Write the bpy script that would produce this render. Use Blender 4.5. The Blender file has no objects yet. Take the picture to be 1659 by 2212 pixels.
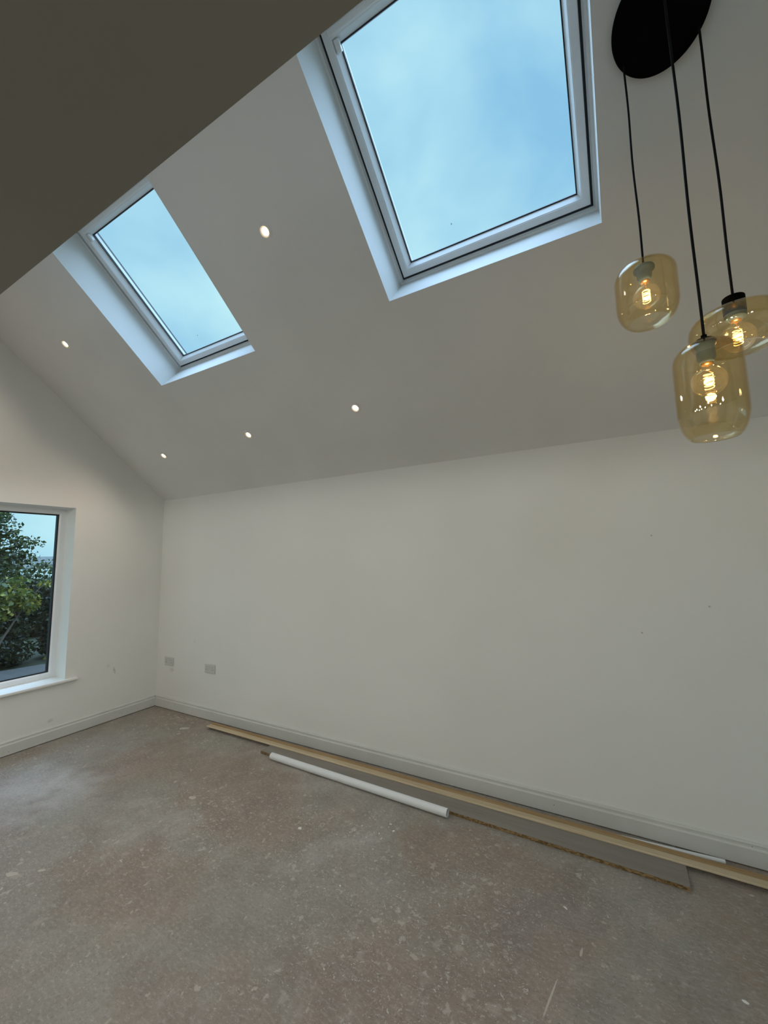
import bpy, bmesh, math, random
from mathutils import Vector, Matrix
import numpy as np

scene = bpy.context.scene
col = scene.collection

# ------------------------------------------------------------------ camera
F_PX, IW, IH = 862.33, 1659, 2212
cam_d = bpy.data.cameras.new('camera')
cam = bpy.data.objects.new('camera', cam_d); col.objects.link(cam)
RX = Vector((0.873666, 0.486118, -0.019926))
RY = Vector((0.071643, -0.088033, 0.993538))
RZ = Vector((0.481222, -0.869448, -0.111739))
cam.matrix_world = Matrix(((RX.x, RY.x, RZ.x, 4.384), (RX.y, RY.y, RZ.y, -2.736), (RX.z, RY.z, RZ.z, 1.543), (0, 0, 0, 1)))
cam_d.sensor_fit = 'VERTICAL'; cam_d.sensor_height = 36.0
cam_d.lens = F_PX * 36.0 / IH
cam_d.clip_start = 0.02; cam_d.clip_end = 2000
scene.camera = cam

# ------------------------------------------------------------------ view
vs = scene.view_settings
vs.view_transform = 'Standard'; vs.look = 'None'; vs.gamma = 1.0; vs.use_curve_mapping = False
vs.exposure = 0.0

# ------------------------------------------------------------------ sky: pale, thinly clouded
SKY_STRENGTH = 1.0
SUN_ENERGY = 9.6
SPOT_W = 14.5
SPOT_C = (1.0, 0.82, 0.68)
BULB_W = 0.8
BULB_C = (1.0, 0.70, 0.36)
FILL_W = 10.5
FILL_C = (1.0, 0.99, 0.92)
SUN_C = (0.46, 0.68, 1.0)
world = bpy.data.worlds.new('sky'); scene.world = world
world.use_nodes = True
nt = world.node_tree; nt.nodes.clear()
def wn(t, **kw):
    n = nt.nodes.new(t)
    for k, v in kw.items(): setattr(n, k, v)
    return n
tc = wn('ShaderNodeTexCoord')
mp = wn('ShaderNodeMapping'); mp.inputs['Scale'].default_value = (1.0, 1.0, 1.6)
n1 = wn('ShaderNodeTexNoise'); n1.inputs['Scale'].default_value = 3.2; n1.inputs['Detail'].default_value = 5; n1.inputs['Roughness'].default_value = 0.5; n1.inputs['Distortion'].default_value = 0.3
cr = wn('ShaderNodeValToRGB')
cr.color_ramp.elements[0].position = 0.30; cr.color_ramp.elements[0].color = (0.27, 0.57, 0.82, 1)
cr.color_ramp.elements[1].position = 0.86; cr.color_ramp.elements[1].color = (0.60, 0.95, 1.0, 1)
bg = wn('ShaderNodeBackground'); bg.inputs['Strength'].default_value = SKY_STRENGTH
wo = wn('ShaderNodeOutputWorld')
nt.links.new(tc.outputs['Generated'], mp.inputs['Vector']); nt.links.new(mp.outputs['Vector'], n1.inputs['Vector'])
sx = wn('ShaderNodeSeparateXYZ'); nt.links.new(tc.outputs['Generated'], sx.inputs[0])
mr = wn('ShaderNodeMapRange'); mr.inputs['From Min'].default_value = 0.25; mr.inputs['From Max'].default_value = 0.95; mr.inputs['To Min'].default_value = 0.11; mr.inputs['To Max'].default_value = -0.10
nt.links.new(sx.outputs['Z'], mr.inputs['Value'])
ad = wn('ShaderNodeMath', operation='ADD'); nt.links.new(n1.outputs['Fac'], ad.inputs[0]); nt.links.new(mr.outputs[0], ad.inputs[1])
vd = wn('ShaderNodeVectorMath', operation='DOT_PRODUCT'); nt.links.new(tc.outputs['Generated'], vd.inputs[0]); vd.inputs[1].default_value = Vector((-0.38, 0.76, 0.52)).normalized()
cl = wn('ShaderNodeMapRange'); cl.interpolation_type = 'SMOOTHSTEP'; cl.inputs['From Min'].default_value = 0.90; cl.inputs['From Max'].default_value = 1.0; cl.inputs['To Max'].default_value = 0.24
nt.links.new(vd.outputs['Value'], cl.inputs['Value'])
a2 = wn('ShaderNodeMath', operation='ADD'); nt.links.new(ad.outputs[0], a2.inputs[0]); nt.links.new(cl.outputs[0], a2.inputs[1])
nt.links.new(a2.outputs[0], cr.inputs['Fac']); nt.links.new(cr.outputs['Color'], bg.inputs['Color']); nt.links.new(bg.outputs['Background'], wo.inputs['Surface'])

# overcast sun: a very wide soft disc behind thin cloud
sd = bpy.data.lights.new('overcast_sun', 'SUN'); sd.energy = SUN_ENERGY; sd.angle = math.radians(100); sd.color = SUN_C
so = bpy.data.objects.new('overcast_sun', sd); col.objects.link(so)
so.rotation_euler = Vector((0.05, 0.30, 0.95)).to_track_quat('Z', 'Y').to_euler()

# ------------------------------------------------------------------ dimensions
H = 2.232; TAN = 0.81304; CT = 0.77592; ST = 0.63085
XR = 6.9            # right gable wall
YE = -2.258         # edge of the low flat ceiling
ZF = 2.45           # underside of the flat ceiling
YB = -5.4           # rear wall
ZTOP = H - YE * TAN
def SL(u, s, d=0.0): return Vector((u, -s * CT + d * ST, H + s * ST + d * CT))

# ------------------------------------------------------------------ materials
MATS = {}
class NB:
    def __init__(self, name):
        self.m = bpy.data.materials.new(name); self.m.use_nodes = True
        self.t = self.m.node_tree; self.t.nodes.clear()
        self.out = self.t.nodes.new('ShaderNodeOutputMaterial')
        self.tc = self.t.nodes.new('ShaderNodeTexCoord').outputs['Object']
        MATS[name] = self.m
    def n(self, t, **kw):
        n = self.t.nodes.new(t)
        for k, v in kw.items():
            if k in n.inputs: n.inputs[k].default_value = v
            else: setattr(n, k, v)
        return n
    def l(self, a, b): self.t.links.new(a, b)
    def mapping(self, scale=(1, 1, 1), rot=(0, 0, 0), loc=(0, 0, 0), src=None):
        m = self.n('ShaderNodeMapping'); m.inputs['Scale'].default_value = scale; m.inputs['Rotation'].default_value = rot; m.inputs['Location'].default_value = loc
        self.l(src or self.tc, m.inputs['Vector']); return m.outputs['Vector']
    def noise(self, scale, detail=3, rough=0.5, vec=None, dist=0.0):
        n = self.n('ShaderNodeTexNoise'); n.inputs['Scale'].default_value = scale; n.inputs['Detail'].default_value = detail; n.inputs['Roughness'].default_value = rough; n.inputs['Distortion'].default_value = dist
        self.l(vec or self.tc, n.inputs['Vector']); return n.outputs['Fac']
    def voro(self, scale, vec=None, feature='F1', rnd=1.0):
        n = self.n('ShaderNodeTexVoronoi'); n.feature = feature; n.inputs['Scale'].default_value = scale; n.inputs['Randomness'].default_value = rnd
        self.l(vec or self.tc, n.inputs['Vector']); return n
    def ramp(self, fac, stops):
        r = self.n('ShaderNodeValToRGB'); e = r.color_ramp.elements
        while len(e) < len(stops): e.new(0.5)
        for i, (p, c) in enumerate(stops):
            e[i].position = p; e[i].color = (c, c, c, 1) if isinstance(c, (int, float)) else tuple(c) + (1,)
        self.l(fac, r.inputs['Fac']); return r.outputs['Color']
    def mix(self, fac, a, b, mode='MIX'):
        m = self.n('ShaderNodeMix'); m.data_type = 'RGBA'; m.blend_type = mode
        for inp, v in ((m.inputs[0], fac), (m.inputs[6], a), (m.inputs[7], b)):
            if isinstance(v, (int, float)): inp.default_value = v
            elif isinstance(v, tuple): inp.default_value = v + (1,)
            else: self.l(v, inp)
        return m.outputs[2]
    def math(self, op, a, b=None):
        m = self.n('ShaderNodeMath'); m.operation = op
        for i, v in enumerate((a, b)):
            if v is None: continue
            if isinstance(v, (int, float)): m.inputs[i].default_value = v
            else: self.l(v, m.inputs[i])
        return m.outputs[0]
    def bump(self, h, strength=0.2, dist=0.002):
        b = self.n('ShaderNodeBump'); b.inputs['Strength'].default_value = strength; b.inputs['Distance'].default_value = dist
        self.l(h, b.inputs['Height']); return b.outputs['Normal']
    def principled(self, color, rough=0.5, normal=None, metallic=0.0, spec=0.5, **kw):
        p = self.n('ShaderNodeBsdfPrincipled')
        for name, v in (('Base Color', color), ('Roughness', rough), ('Metallic', metallic), ('Specular IOR Level', spec)):
            if isinstance(v, (int, float)): p.inputs[name].default_value = v
            elif isinstance(v, tuple): p.inputs[name].default_value = v + (1,)
            else: self.l(v, p.inputs[name])
        if normal: self.l(normal, p.inputs['Normal'])
        for k, v in kw.items():
            p.inputs[k].default_value = v
        self.l(p.outputs[0], self.out.inputs['Surface']); return p

def paint(name, c, rough=0.75, bump=0.12, var=0.04):
    b = NB(name)
    f = b.noise(1.3, 3, 0.5)
    cc = b.mix(b.ramp(f, [(0.3, 0.0), (0.7, 1.0)]), tuple(x * (1 - var) for x in c), tuple(min(1, x * (1 + var)) for x in c))
    h = b.noise(260, 2, 0.6)
    b.principled(cc, rough, b.bump(h, bump, 0.001), spec=0.3)
    return b.m
def plain(name, c, rough=0.5, metallic=0.0, spec=0.5, var=0.06, scale=40.0, **kw):
    b = NB(name)
    f = b.noise(scale, 3, 0.55)
    cc = b.mix(f, tuple(x * (1 - var) for x in c), tuple(min(1, x * (1 + var)) for x in c))
    b.principled(cc, rough, None, metallic, spec, **kw)
    return b.m

# wall paint with a few scuffs and pin marks at their own places on the wall
def wall_paint(name, c, marks):
    b = NB(name)
    f = b.noise(1.1, 3, 0.5)
    cc = b.mix(b.ramp(f, [(0.3, 0.0), (0.7, 1.0)]), tuple(x * 0.97 for x in c), tuple(min(1, x * 1.02) for x in c))
    speck = b.ramp(b.noise(60, 3, 0.7), [(0.35, 0.35), (0.6, 1.0)])
    for (loc, size, rot, amount) in marks:
        sub = b.n('ShaderNodeVectorMath'); sub.operation = 'SUBTRACT'; b.l(b.tc, sub.inputs[0]); sub.inputs[1].default_value = loc
        mpn = b.n('ShaderNodeMapping'); mpn.vector_type = 'TEXTURE'; mpn.inputs['Scale'].default_value = size; mpn.inputs['Rotation'].default_value = rot
        b.l(sub.outputs[0], mpn.inputs['Vector'])
        ln = b.n('ShaderNodeVectorMath'); ln.operation = 'LENGTH'; b.l(mpn.outputs['Vector'], ln.inputs[0])
        k = b.ramp(ln.outputs['Value'], [(0.35, amount), (1.0, 0.0)])
        k = b.mix(1.0, k, speck, 'MULTIPLY')
        cc = b.mix(k, cc, (0.12, 0.115, 0.10))
    b.principled(cc, 0.75, b.bump(b.noise(260, 2, 0.6), 0.12, 0.001), spec=0.3)
    return b.m
WALL = (0.83, 0.83, 0.79)
M_wall = wall_paint('wall_paint', WALL, [
    ((4.611, 0, 1.633), (0.006, 0.02, 0.006), (0, 0, 0), 1.0), ((4.524, 0, 1.087), (0.006, 0.02, 0.006), (0, 0, 0), 1.0),
    ((4.84, 0, 1.246), (0.008, 0.02, 0.008), (0, 0, 0), 0.5), ((0.26, 0, 0.40), (0.05, 0.02, 0.025), (0, 0, 0), 0.22),
    ((0.62, 0, 0.72), (0.02, 0.02, 0.03), (0, 0, 0), 0.10)])
M_wall_left = wall_paint('gable_wall_paint', WALL, [
    ((0, -0.44, 0.471), (0.02, 0.012, 0.045), (0.25, 0, 0), 0.45), ((0, -0.50, 0.53), (0.02, 0.02, 0.025), (0, 0, 0), 0.12),
    ((0, -0.95, 0.17), (0.02, 0.03, 0.02), (0, 0, 0), 0.25)])
M_ceil = paint('ceiling_paint', (0.80, 0.80, 0.77))
M_flat = paint('flat_ceiling_shade_paint', (0.27, 0.262, 0.225))  # shade under the low ceiling is put into this dark colour
M_gloss = paint('white_gloss_trim', (0.84, 0.84, 0.82), 0.35, 0.02, 0.02)
M_upvc = plain('white_upvc', (0.84, 0.85, 0.85), 0.3, var=0.02)
M_velux = plain('white_lacquered_sash', (0.80, 0.81, 0.80), 0.4, var=0.03)
M_black = plain('black_rubber', (0.012, 0.012, 0.015), 0.6)
M_blackmetal = plain('matt_black_metal', (0.002, 0.002, 0.002), 0.8, spec=0.05)
M_cord = plain('black_fabric_cord', (0.008, 0.008, 0.008), 0.85, spec=0.2)
M_dark = plain('dark_grey_flashing', (0.08, 0.085, 0.09), 0.5)
M_holder = plain('blue_grey_lamp_holder', (0.10, 0.16, 0.22), 0.45)
M_brass = plain('brass_cap', (0.75, 0.42, 0.16), 0.3, metallic=1.0)
M_plastic = plain('light_grey_socket_plastic', (0.62, 0.62, 0.59), 0.4, var=0.02)
M_hole = plain('socket_slot', (0.10, 0.10, 0.10), 0.7)
M_pipe = plain('white_pvc', (0.80, 0.82, 0.82), 0.35, var=0.04, scale=14)
M_chip = plain('plaster_chip', (0.52, 0.465, 0.40), 0.9, var=0.15)
M_chipw = plain('white_plaster_chip', (0.80, 0.78, 0.73), 0.9, var=0.1)

def skirting_mat():
    b = NB('skirting_paint')
    f = b.noise(2.5, 4, 0.6)
    cc = b.mix(b.ramp(f, [(0.35, 0.0), (0.7, 1.0)]), (0.62, 0.62, 0.58), (0.69, 0.69, 0.65))
    d = b.ramp(b.noise(9, 5, 0.7), [(0.60, 0.0), (0.80, 0.35)])
    cc = b.mix(d, cc, (0.42, 0.40, 0.36))
    v = b.voro(14).outputs['Distance']
    cc = b.mix(b.ramp(v, [(0.035, 0.7), (0.05, 0.0)]), cc, (0.12, 0.11, 0.10))
    b.principled(cc, 0.55, b.bump(b.noise(180, 2), 0.08, 0.001), spec=0.35); return b.m
M_skirt = skirting_mat()

def floor_mat():
    b = NB('bare_concrete')
    # wobble the coordinates so every stain gets a ragged outline
    nz = b.n('ShaderNodeTexNoise'); nz.inputs['Scale'].default_value = 2.6; nz.inputs['Detail'].default_value = 5; nz.inputs['Roughness'].default_value = 0.6; b.l(b.tc, nz.inputs['Vector'])
    shift = b.n('ShaderNodeVectorMath'); shift.operation = 'SUBTRACT'; b.l(nz.outputs['Color'], shift.inputs[0]); shift.inputs[1].default_value = (0.5, 0.5, 0.5)
    sc0 = b.n('ShaderNodeVectorMath'); sc0.operation = 'SCALE'; b.l(shift.outputs[0], sc0.inputs[0]); sc0.inputs['Scale'].default_value = 0.75
    ad = b.n('ShaderNodeVectorMath'); ad.operation = 'ADD'; b.l(b.tc, ad.inputs[0]); b.l(sc0.outputs[0], ad.inputs[1])
    rag = ad.outputs[0]
    def stain(base, cx, cy, rx, ry, rot, amt, c, soft=0.35):
        sub = b.n('ShaderNodeVectorMath'); sub.operation = 'SUBTRACT'; b.l(rag, sub.inputs[0]); sub.inputs[1].default_value = (cx, cy, 0)
        mpn = b.n('ShaderNodeMapping'); mpn.vector_type = 'TEXTURE'; mpn.inputs['Scale'].default_value = (rx, ry, 1); mpn.inputs['Rotation'].default_value = (0, 0, rot)
        b.l(sub.outputs[0], mpn.inputs['Vector'])
        ln = b.n('ShaderNodeVectorMath'); ln.operation = 'LENGTH'; b.l(mpn.outputs['Vector'], ln.inputs[0])
        return b.mix(b.ramp(ln.outputs['Value'], [(1 - soft, amt), (1.0, 0.0)]), base, c)
    BROWN = (0.292, 0.228, 0.177); GREY = (0.312, 0.293, 0.248); DUST = (0.43, 0.408, 0.365); PINK = (0.37, 0.30, 0.25); MAUVE = (0.275, 0.24, 0.225)
    big = b.noise(0.95, 4, 0.55, dist=0.4)
    base = b.mix(b.ramp(big, [(0.42, 0.0), (0.56, 1.0)]), (0.30, 0.243, 0.195), GREY)
    base = b.mix(b.ramp(b.noise(1.8, 4, 0.6, b.mapping((1, 1, 1), (0, 0, 0.6), (5, 3, 0)), 0.6), [(0.50, 0.0), (0.68, 0.6)]), base, PINK)
    base = stain(base, 2.25, -0.78, 0.75, 0.38, -0.35, 0.75, BROWN)
    base = stain(base, 1.45, -0.62, 0.70, 0.28, -0.25, 0.55, BROWN)
    base = stain(base, 3.62, -0.55, 0.42, 0.22, 0.25, 0.85, BROWN)
    base = stain(base, 2.35, -1.50, 0.42, 0.25, 0.2, 0.6, BROWN)
    base = stain(base, 3.05, -1.66, 0.45, 0.22, 0.1, 0.55, BROWN)
    base = stain(base, 4.05, -0.80, 0.28, 0.14, 0.6, 0.45, MAUVE)
    base = stain(base, 3.05, -0.80, 0.16, 0.50, -0.30, 0.80, DUST, 0.75)
    base = stain(base, 2.45, -0.40, 0.50, 0.16, -0.10, 0.65, DUST, 0.7)
    base = stain(base, 0.95, -1.30, 0.55, 0.32, 0.1, 0.9, (0.50, 0.50, 0.475), 0.85)
    base = stain(base, 1.90, -1.18, 0.60, 0.22, -0.15, 0.65, DUST, 0.8)
    base = stain(base, 3.10, -1.25, 0.45, 0.35, 0.3, 0.55, GREY, 0.7)
    base = stain(base, 4.52, -0.66, 0.10, 0.07, 0.3, 0.65, PINK, 0.4)
    base = stain(base, 4.66, -0.55, 0.13, 0.09, 0.4, 0.65, PINK, 0.4)
    med = b.noise(4.5, 6, 0.68)
    base = b.mix(b.ramp(med, [(0.32, 0.55), (0.58, 0.0)]), base, (0.20, 0.17, 0.145))
    base = b.mix(b.ramp(b.noise(7.5, 5, 0.7, b.mapping((1, 1, 1), (0, 0, 0), (9, 1, 0))), [(0.52, 0.0), (0.72, 0.45)]), base, (0.42, 0.38, 0.335))
    # fine trowel streaks and grit
    fs = b.noise(34, 5, 0.75, b.mapping((1, 2.6, 1), (0, 0, 0.5)))
    base = b.mix(b.ramp(fs, [(0.50, 0.0), (0.72, 0.75)]), base, (0.47, 0.425, 0.375))
    fd = b.noise(70, 4, 0.75)
    base = b.mix(b.ramp(fd, [(0.30, 0.65), (0.47, 0.0)]), base, (0.165, 0.14, 0.12))
    # flat splashes of paint and plaster of many sizes, thick in places
    dens = b.noise(0.9, 3, 0.6, b.mapping((1, 1, 1), (0, 0, 0), (2.3, 7.1, 0)))
    wob = b.n('ShaderNodeMix'); wob.data_type = 'VECTOR'; wob.inputs[0].default_value = 0.07
    nc = b.n('ShaderNodeTexNoise'); nc.inputs['Scale'].default_value = 30.0; nc.inputs['Detail'].default_value = 4; b.l(b.tc, nc.inputs['Vector'])
    b.l(b.tc, wob.inputs[4]); b.l(nc.outputs['Color'], wob.inputs[5])
    wv = wob.outputs[1]
    for sc, lim, amt, c, thr in ((13, 0.26, 0.45, (0.47, 0.41, 0.35), 1.05), (6, 0.20, 0.35, (0.45, 0.40, 0.34), 1.05), (30, 0.30, 0.55, (0.55, 0.50, 0.44), 1.02), (62, 0.26, 0.75, (0.66, 0.63, 0.58), 1.10), (130, 0.30, 0.6, (0.60, 0.56, 0.51), 1.0)):
        v = b.voro(sc, wv)
        sp = b.n('ShaderNodeSeparateColor'); b.l(v.outputs['Color'], sp.inputs[0])
        lm = b.math('MULTIPLY', b.math('SUBTRACT', b.math('ADD', sp.outputs[0], b.math('MULTIPLY', dens, 1.15)), thr), lim)
        k = b.math('SUBTRACT', lm, b.math('MULTIPLY', v.outputs['Distance'], 0.45))
        k = b.ramp(b.math('MULTIPLY', k, 14.0), [(0.0, 0.0), (1.0, amt)])
        base = b.mix(k, base, c)
    # thin scratches, only here and there
    sc = b.noise(4, 2, 0.4, b.mapping((0.8, 17, 1), (0, 0, 0.95)))
    scm = b.mix(1.0, b.ramp(sc, [(0.735, 0.0), (0.77, 0.55)]), b.ramp(b.noise(2.2, 2), [(0.5, 0.0), (0.6, 1.0)]), 'MULTIPLY')
    base = b.mix(scm, base, (0.50, 0.455, 0.40))
    rough = b.ramp(big, [(0.3, 0.60), (0.7, 0.46)])
    h = b.mix(0.5, b.noise(90, 4, 0.7), b.noise(14, 3, 0.6))
    b.principled(base, rough, b.bump(h, 0.35, 0.003), spec=0.35); return b.m
M_floor = floor_mat()

def wood_mat(name, a, bcol, axis_scale=(1.2, 40, 40)):
    b = NB(name)
    v = b.mapping(axis_scale)
    g = b.noise(2.2, 5, 0.6, v)
    cc = b.mix(b.ramp(g, [(0.35, 0.0), (0.65, 1.0)]), a, bcol)
    cc = b.mix(b.ramp(b.noise(6, 3, 0.5, b.mapping((0.7, 25, 25))), [(0.62, 0.0), (0.72, 0.35)]), cc, tuple(x * 0.5 for x in a))
    b.principled(cc, 0.6, b.bump(g, 0.1, 0.001), spec=0.3); return b.m
M_pine = wood_mat('pine', (0.50, 0.39, 0.24), (0.63, 0.52, 0.36))
M_brownwood = wood_mat('brown_timber', (0.27, 0.175, 0.08), (0.38, 0.26, 0.13))  # darker brown grain than the pine flange
def chip_mat():
    b = NB('raw_chipboard_edge')
    v = b.voro(160, b.mapping((0.5, 1, 1.3)))
    sp = b.n('ShaderNodeSeparateColor'); b.l(v.outputs['Color'], sp.inputs[0])
    cc = b.ramp(sp.outputs[0], [(0.0, (0.11, 0.065, 0.025)), (0.5, (0.24, 0.15, 0.06)), (1.0, (0.38, 0.26, 0.12))])
    b.principled(cc, 0.85, b.bump(v.outputs['Distance'], 0.3, 0.002)); return b.m
M_chipboard = chip_mat()
M_melamine = wood_mat('grey_melamine_face', (0.235, 0.212, 0.18), (0.275, 0.25, 0.215), (0.8, 14, 14))

def glass_mat(name, tint, gloss=0.9, f0=0.04, rough=0.0, dirt=0.0, edge=None, haze=0.0, hazecol=(1, 1, 1)):
    b = NB(name)
    tr = b.n('ShaderNodeBsdfTransparent'); tr.inputs['Color'].default_value = tuple(tint) + (1,)
    if edge:   # longer path through the glass near the silhouette
        lw0 = b.n('ShaderNodeLayerWeight'); lw0.inputs['Blend'].default_value = 0.5
        b.l(b.ramp(lw0.outputs['Facing'], [(0.45, tint), (0.98, edge)]), tr.inputs['Color'])
    gl = b.n('ShaderNodeBsdfGlossy'); gl.inputs['Roughness'].default_value = rough; gl.inputs['Color'].default_value = (gloss, gloss, gloss, 1)
    lw = b.n('ShaderNodeLayerWeight'); lw.inputs['Blend'].default_value = 0.5
    fr = b.math('ADD', b.math('MULTIPLY', b.math('POWER', lw.outputs['Facing'], 5.0), 1 - f0), f0)
    mx = b.n('ShaderNodeMixShader'); b.l(fr, mx.inputs[0]); b.l(tr.outputs[0], mx.inputs[1]); b.l(gl.outputs[0], mx.inputs[2])
    res = mx.outputs[0]
    if haze:
        tl = b.n('ShaderNodeBsdfTranslucent'); tl.inputs['Color'].default_value = tuple(hazecol) + (1,)
        m3 = b.n('ShaderNodeMixShader'); m3.inputs[0].default_value = haze; b.l(res, m3.inputs[1]); b.l(tl.outputs[0], m3.inputs[2]); res = m3.outputs[0]
    if dirt:
        v = b.voro(5.0)
        sp = b.n('ShaderNodeSeparateColor'); b.l(v.outputs['Color'], sp.inputs[0])
        k = b.math('SUBTRACT', b.math('MULTIPLY', b.math('SUBTRACT', sp.outputs[0], 0.45), 0.075), v.outputs['Distance'])
        k = b.ramp(b.math('MULTIPLY', k, 90.0), [(0.0, 0.0), (1.0, dirt)])
        df = b.n('ShaderNodeBsdfDiffuse'); df.inputs['Color'].default_value = (0.05, 0.07, 0.08, 1)
        m2 = b.n('ShaderNodeMixShader'); b.l(k, m2.inputs[0]); b.l(res, m2.inputs[1]); b.l(df.outputs[0], m2.inputs[2]); res = m2.outputs[0]
    b.l(res, b.out.inputs['Surface']); return b.m
M_pane = glass_mat('window_glass', (0.97, 0.99, 0.99), 0.9, 0.018, 0.0, 0.0)
M_skypane = glass_mat('skylight_glass', (0.97, 0.985, 0.99), 0.9, 0.008, 0.0, 0.7)
M_amber = glass_mat('amber_glass', (0.965, 0.915, 0.775), 1.0, 0.05, edge=(0.85, 0.75, 0.54), haze=0.004, hazecol=(1.0, 0.8, 0.45))
M_clear = glass_mat('clear_bulb_glass', (0.985, 0.98, 0.96), 1.0, 0.07, edge=(0.86, 0.83, 0.74), haze=0.014, hazecol=(1.0, 0.9, 0.7))

def emit_mat(name, c, s):
    b = NB(name); e = b.n('ShaderNodeEmission'); e.inputs['Color'].default_value = tuple(c) + (1,); e.inputs['Strength'].default_value = s
    b.l(e.outputs[0], b.out.inputs['Surface']); return b.m
M_led = emit_mat('lit_led', (1.0, 0.74, 0.42), 7.0)
M_fil = emit_mat('glowing_filament', (1.0, 0.60, 0.18), 9.0)

def leaf_mat(name, a, bcol, c):
    b = NB(name)
    g = b.n('ShaderNodeNewGeometry')
    cc = b.ramp(g.outputs['Random Per Island'], [(0.0, a), (0.55, bcol), (1.0, c)])
    d = b.n('ShaderNodeBsdfDiffuse'); b.l(cc, d.inputs['Color'])
    t = b.n('ShaderNodeBsdfTranslucent'); b.l(cc, t.inputs['Color'])
    gl = b.n('ShaderNodeBsdfGlossy'); gl.inputs['Roughness'].default_value = 0.4; gl.inputs['Color'].default_value = (0.5, 0.5, 0.5, 1)
    m = b.n('ShaderNodeMixShader'); m.inputs[0].default_value = 0.3; b.l(d.outputs[0], m.inputs[1]); b.l(t.outputs[0], m.inputs[2])
    m2 = b.n('ShaderNodeMixShader'); m2.inputs[0].default_value = 0.06; b.l(m.outputs[0], m2.inputs[1]); b.l(gl.outputs[0], m2.inputs[2])
    b.l(m2.outputs[0], b.out.inputs['Surface']); return b.m
M_leaf_tree = leaf_mat('tree_leaves', (0.016, 0.028, 0.010), (0.040, 0.060, 0.018), (0.10, 0.125, 0.03))
M_leaf_bright = leaf_mat('bright_shrub_leaves', (0.05, 0.075, 0.014), (0.12, 0.15, 0.025), (0.34, 0.28, 0.04))
M_leaf_dark = leaf_mat('dark_shrub_leaves', (0.006, 0.011, 0.005), (0.016, 0.025, 0.010), (0.055, 0.065, 0.022))
M_bark = plain('bark', (0.10, 0.075, 0.055), 0.9, var=0.3, scale=20)
M_pave = plain('blue_grey_paving', (0.036, 0.033, 0.029), 0.85, var=0.2, scale=8)
M_grass = plain('meadow_grass', (0.022, 0.026, 0.008), 0.95, var=0.3, scale=3)
M_hill = plain('hill_with_painted_haze', (0.11, 0.12, 0.11), 1.0, var=0.15, scale=0.02)  # distance haze is put into this pale base colour
M_render = plain('outside_render', (0.5, 0.48, 0.44), 0.9)

# ------------------------------------------------------------------ helpers
def link(name, me, mat, parent=None):
    if isinstance(mat, (list, tuple)):
        for m in mat: me.materials.append(m)
    elif mat: me.materials.append(mat)
    o = bpy.data.objects.new(name, me); col.objects.link(o)
    if parent: o.parent = parent
    return o
def mesh(name, verts, faces, mat, parent=None, smooth=False, mi=None):
    me = bpy.data.meshes.new(name)
    me.from_pydata([tuple(v) for v in verts], [], faces)
    if mi: me.polygons.foreach_set('material_index', mi)
    bm = bmesh.new(); bm.from_mesh(me); bmesh.ops.recalc_face_normals(bm, faces=bm.faces); bm.to_mesh(me); bm.free()
    if smooth: me.polygons.foreach_set('use_smooth', [True] * len(me.polygons))
    me.update()
    return link(name, me, mat, parent)
def tag(o, label, cat=None, group=None, kind=None):
    o['label'] = label
    if cat: o['category'] = cat
    if group: o['group'] = group
    if kind: o['kind'] = kind
    return o
def empty(name, loc=(0, 0, 0)):
    o = bpy.data.objects.new(name, None); col.objects.link(o); o.location = loc; o.empty_display_size = 0.05
    return o
BOXF = [(0, 1, 3, 2), (4, 6, 7, 5), (0, 4, 5, 1), (2, 3, 7, 6), (0, 2, 6, 4), (1, 5, 7, 3)]
class MB:
    def __init__(self): self.v = []; self.f = []; self.mi = []
    def add(self, verts, faces, mi=0):
        o = len(self.v); self.v += [tuple(v) for v in verts]; self.f += [tuple(i + o for i in f) for f in faces]; self.mi += [mi] * len(faces)
    def box(self, a0, a1, b0, b1, c0, c1, fn=None, mi=0):
        vs = [(a, b, c) for a in (a0, a1) for b in (b0, b1) for c in (c0, c1)]
        if fn: vs = [fn(*v) for v in vs]
        self.add(vs, BOXF, mi)
    def build(self, name, mat, parent=None, smooth=False):
        return mesh(name, self.v, self.f, mat, parent, smooth, self.mi if any(self.mi) else None)
def bevel(o, w, seg=2):
    m = o.modifiers.new('bevel', 'BEVEL'); m.width = w; m.segments = seg; m.limit_method = 'ANGLE'; m.angle_limit = math.radians(35); return o
def ring(name, rect, prof, fn, mat, parent):
    """closed profile [(inset, depth)...] swept round a rectangle with mitred corners"""
    a0, a1, b0, b1 = rect
    mb = MB(); n = len(prof); vs = []
    for (m, d) in prof:
        vs += [fn(a0 + m, b0 + m, d), fn(a1 - m, b0 + m, d), fn(a1 - m, b1 - m, d), fn(a0 + m, b1 - m, d)]
    fs = []
    for i in range(n):
        j = (i + 1) % n
        for k in range(4):
            l = (k + 1) % 4
            fs.append((i * 4 + k, i * 4 + l, j * 4 + l, j * 4 + k))
    mb.add(vs, fs)
    return mb.build(name, mat, parent)
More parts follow.
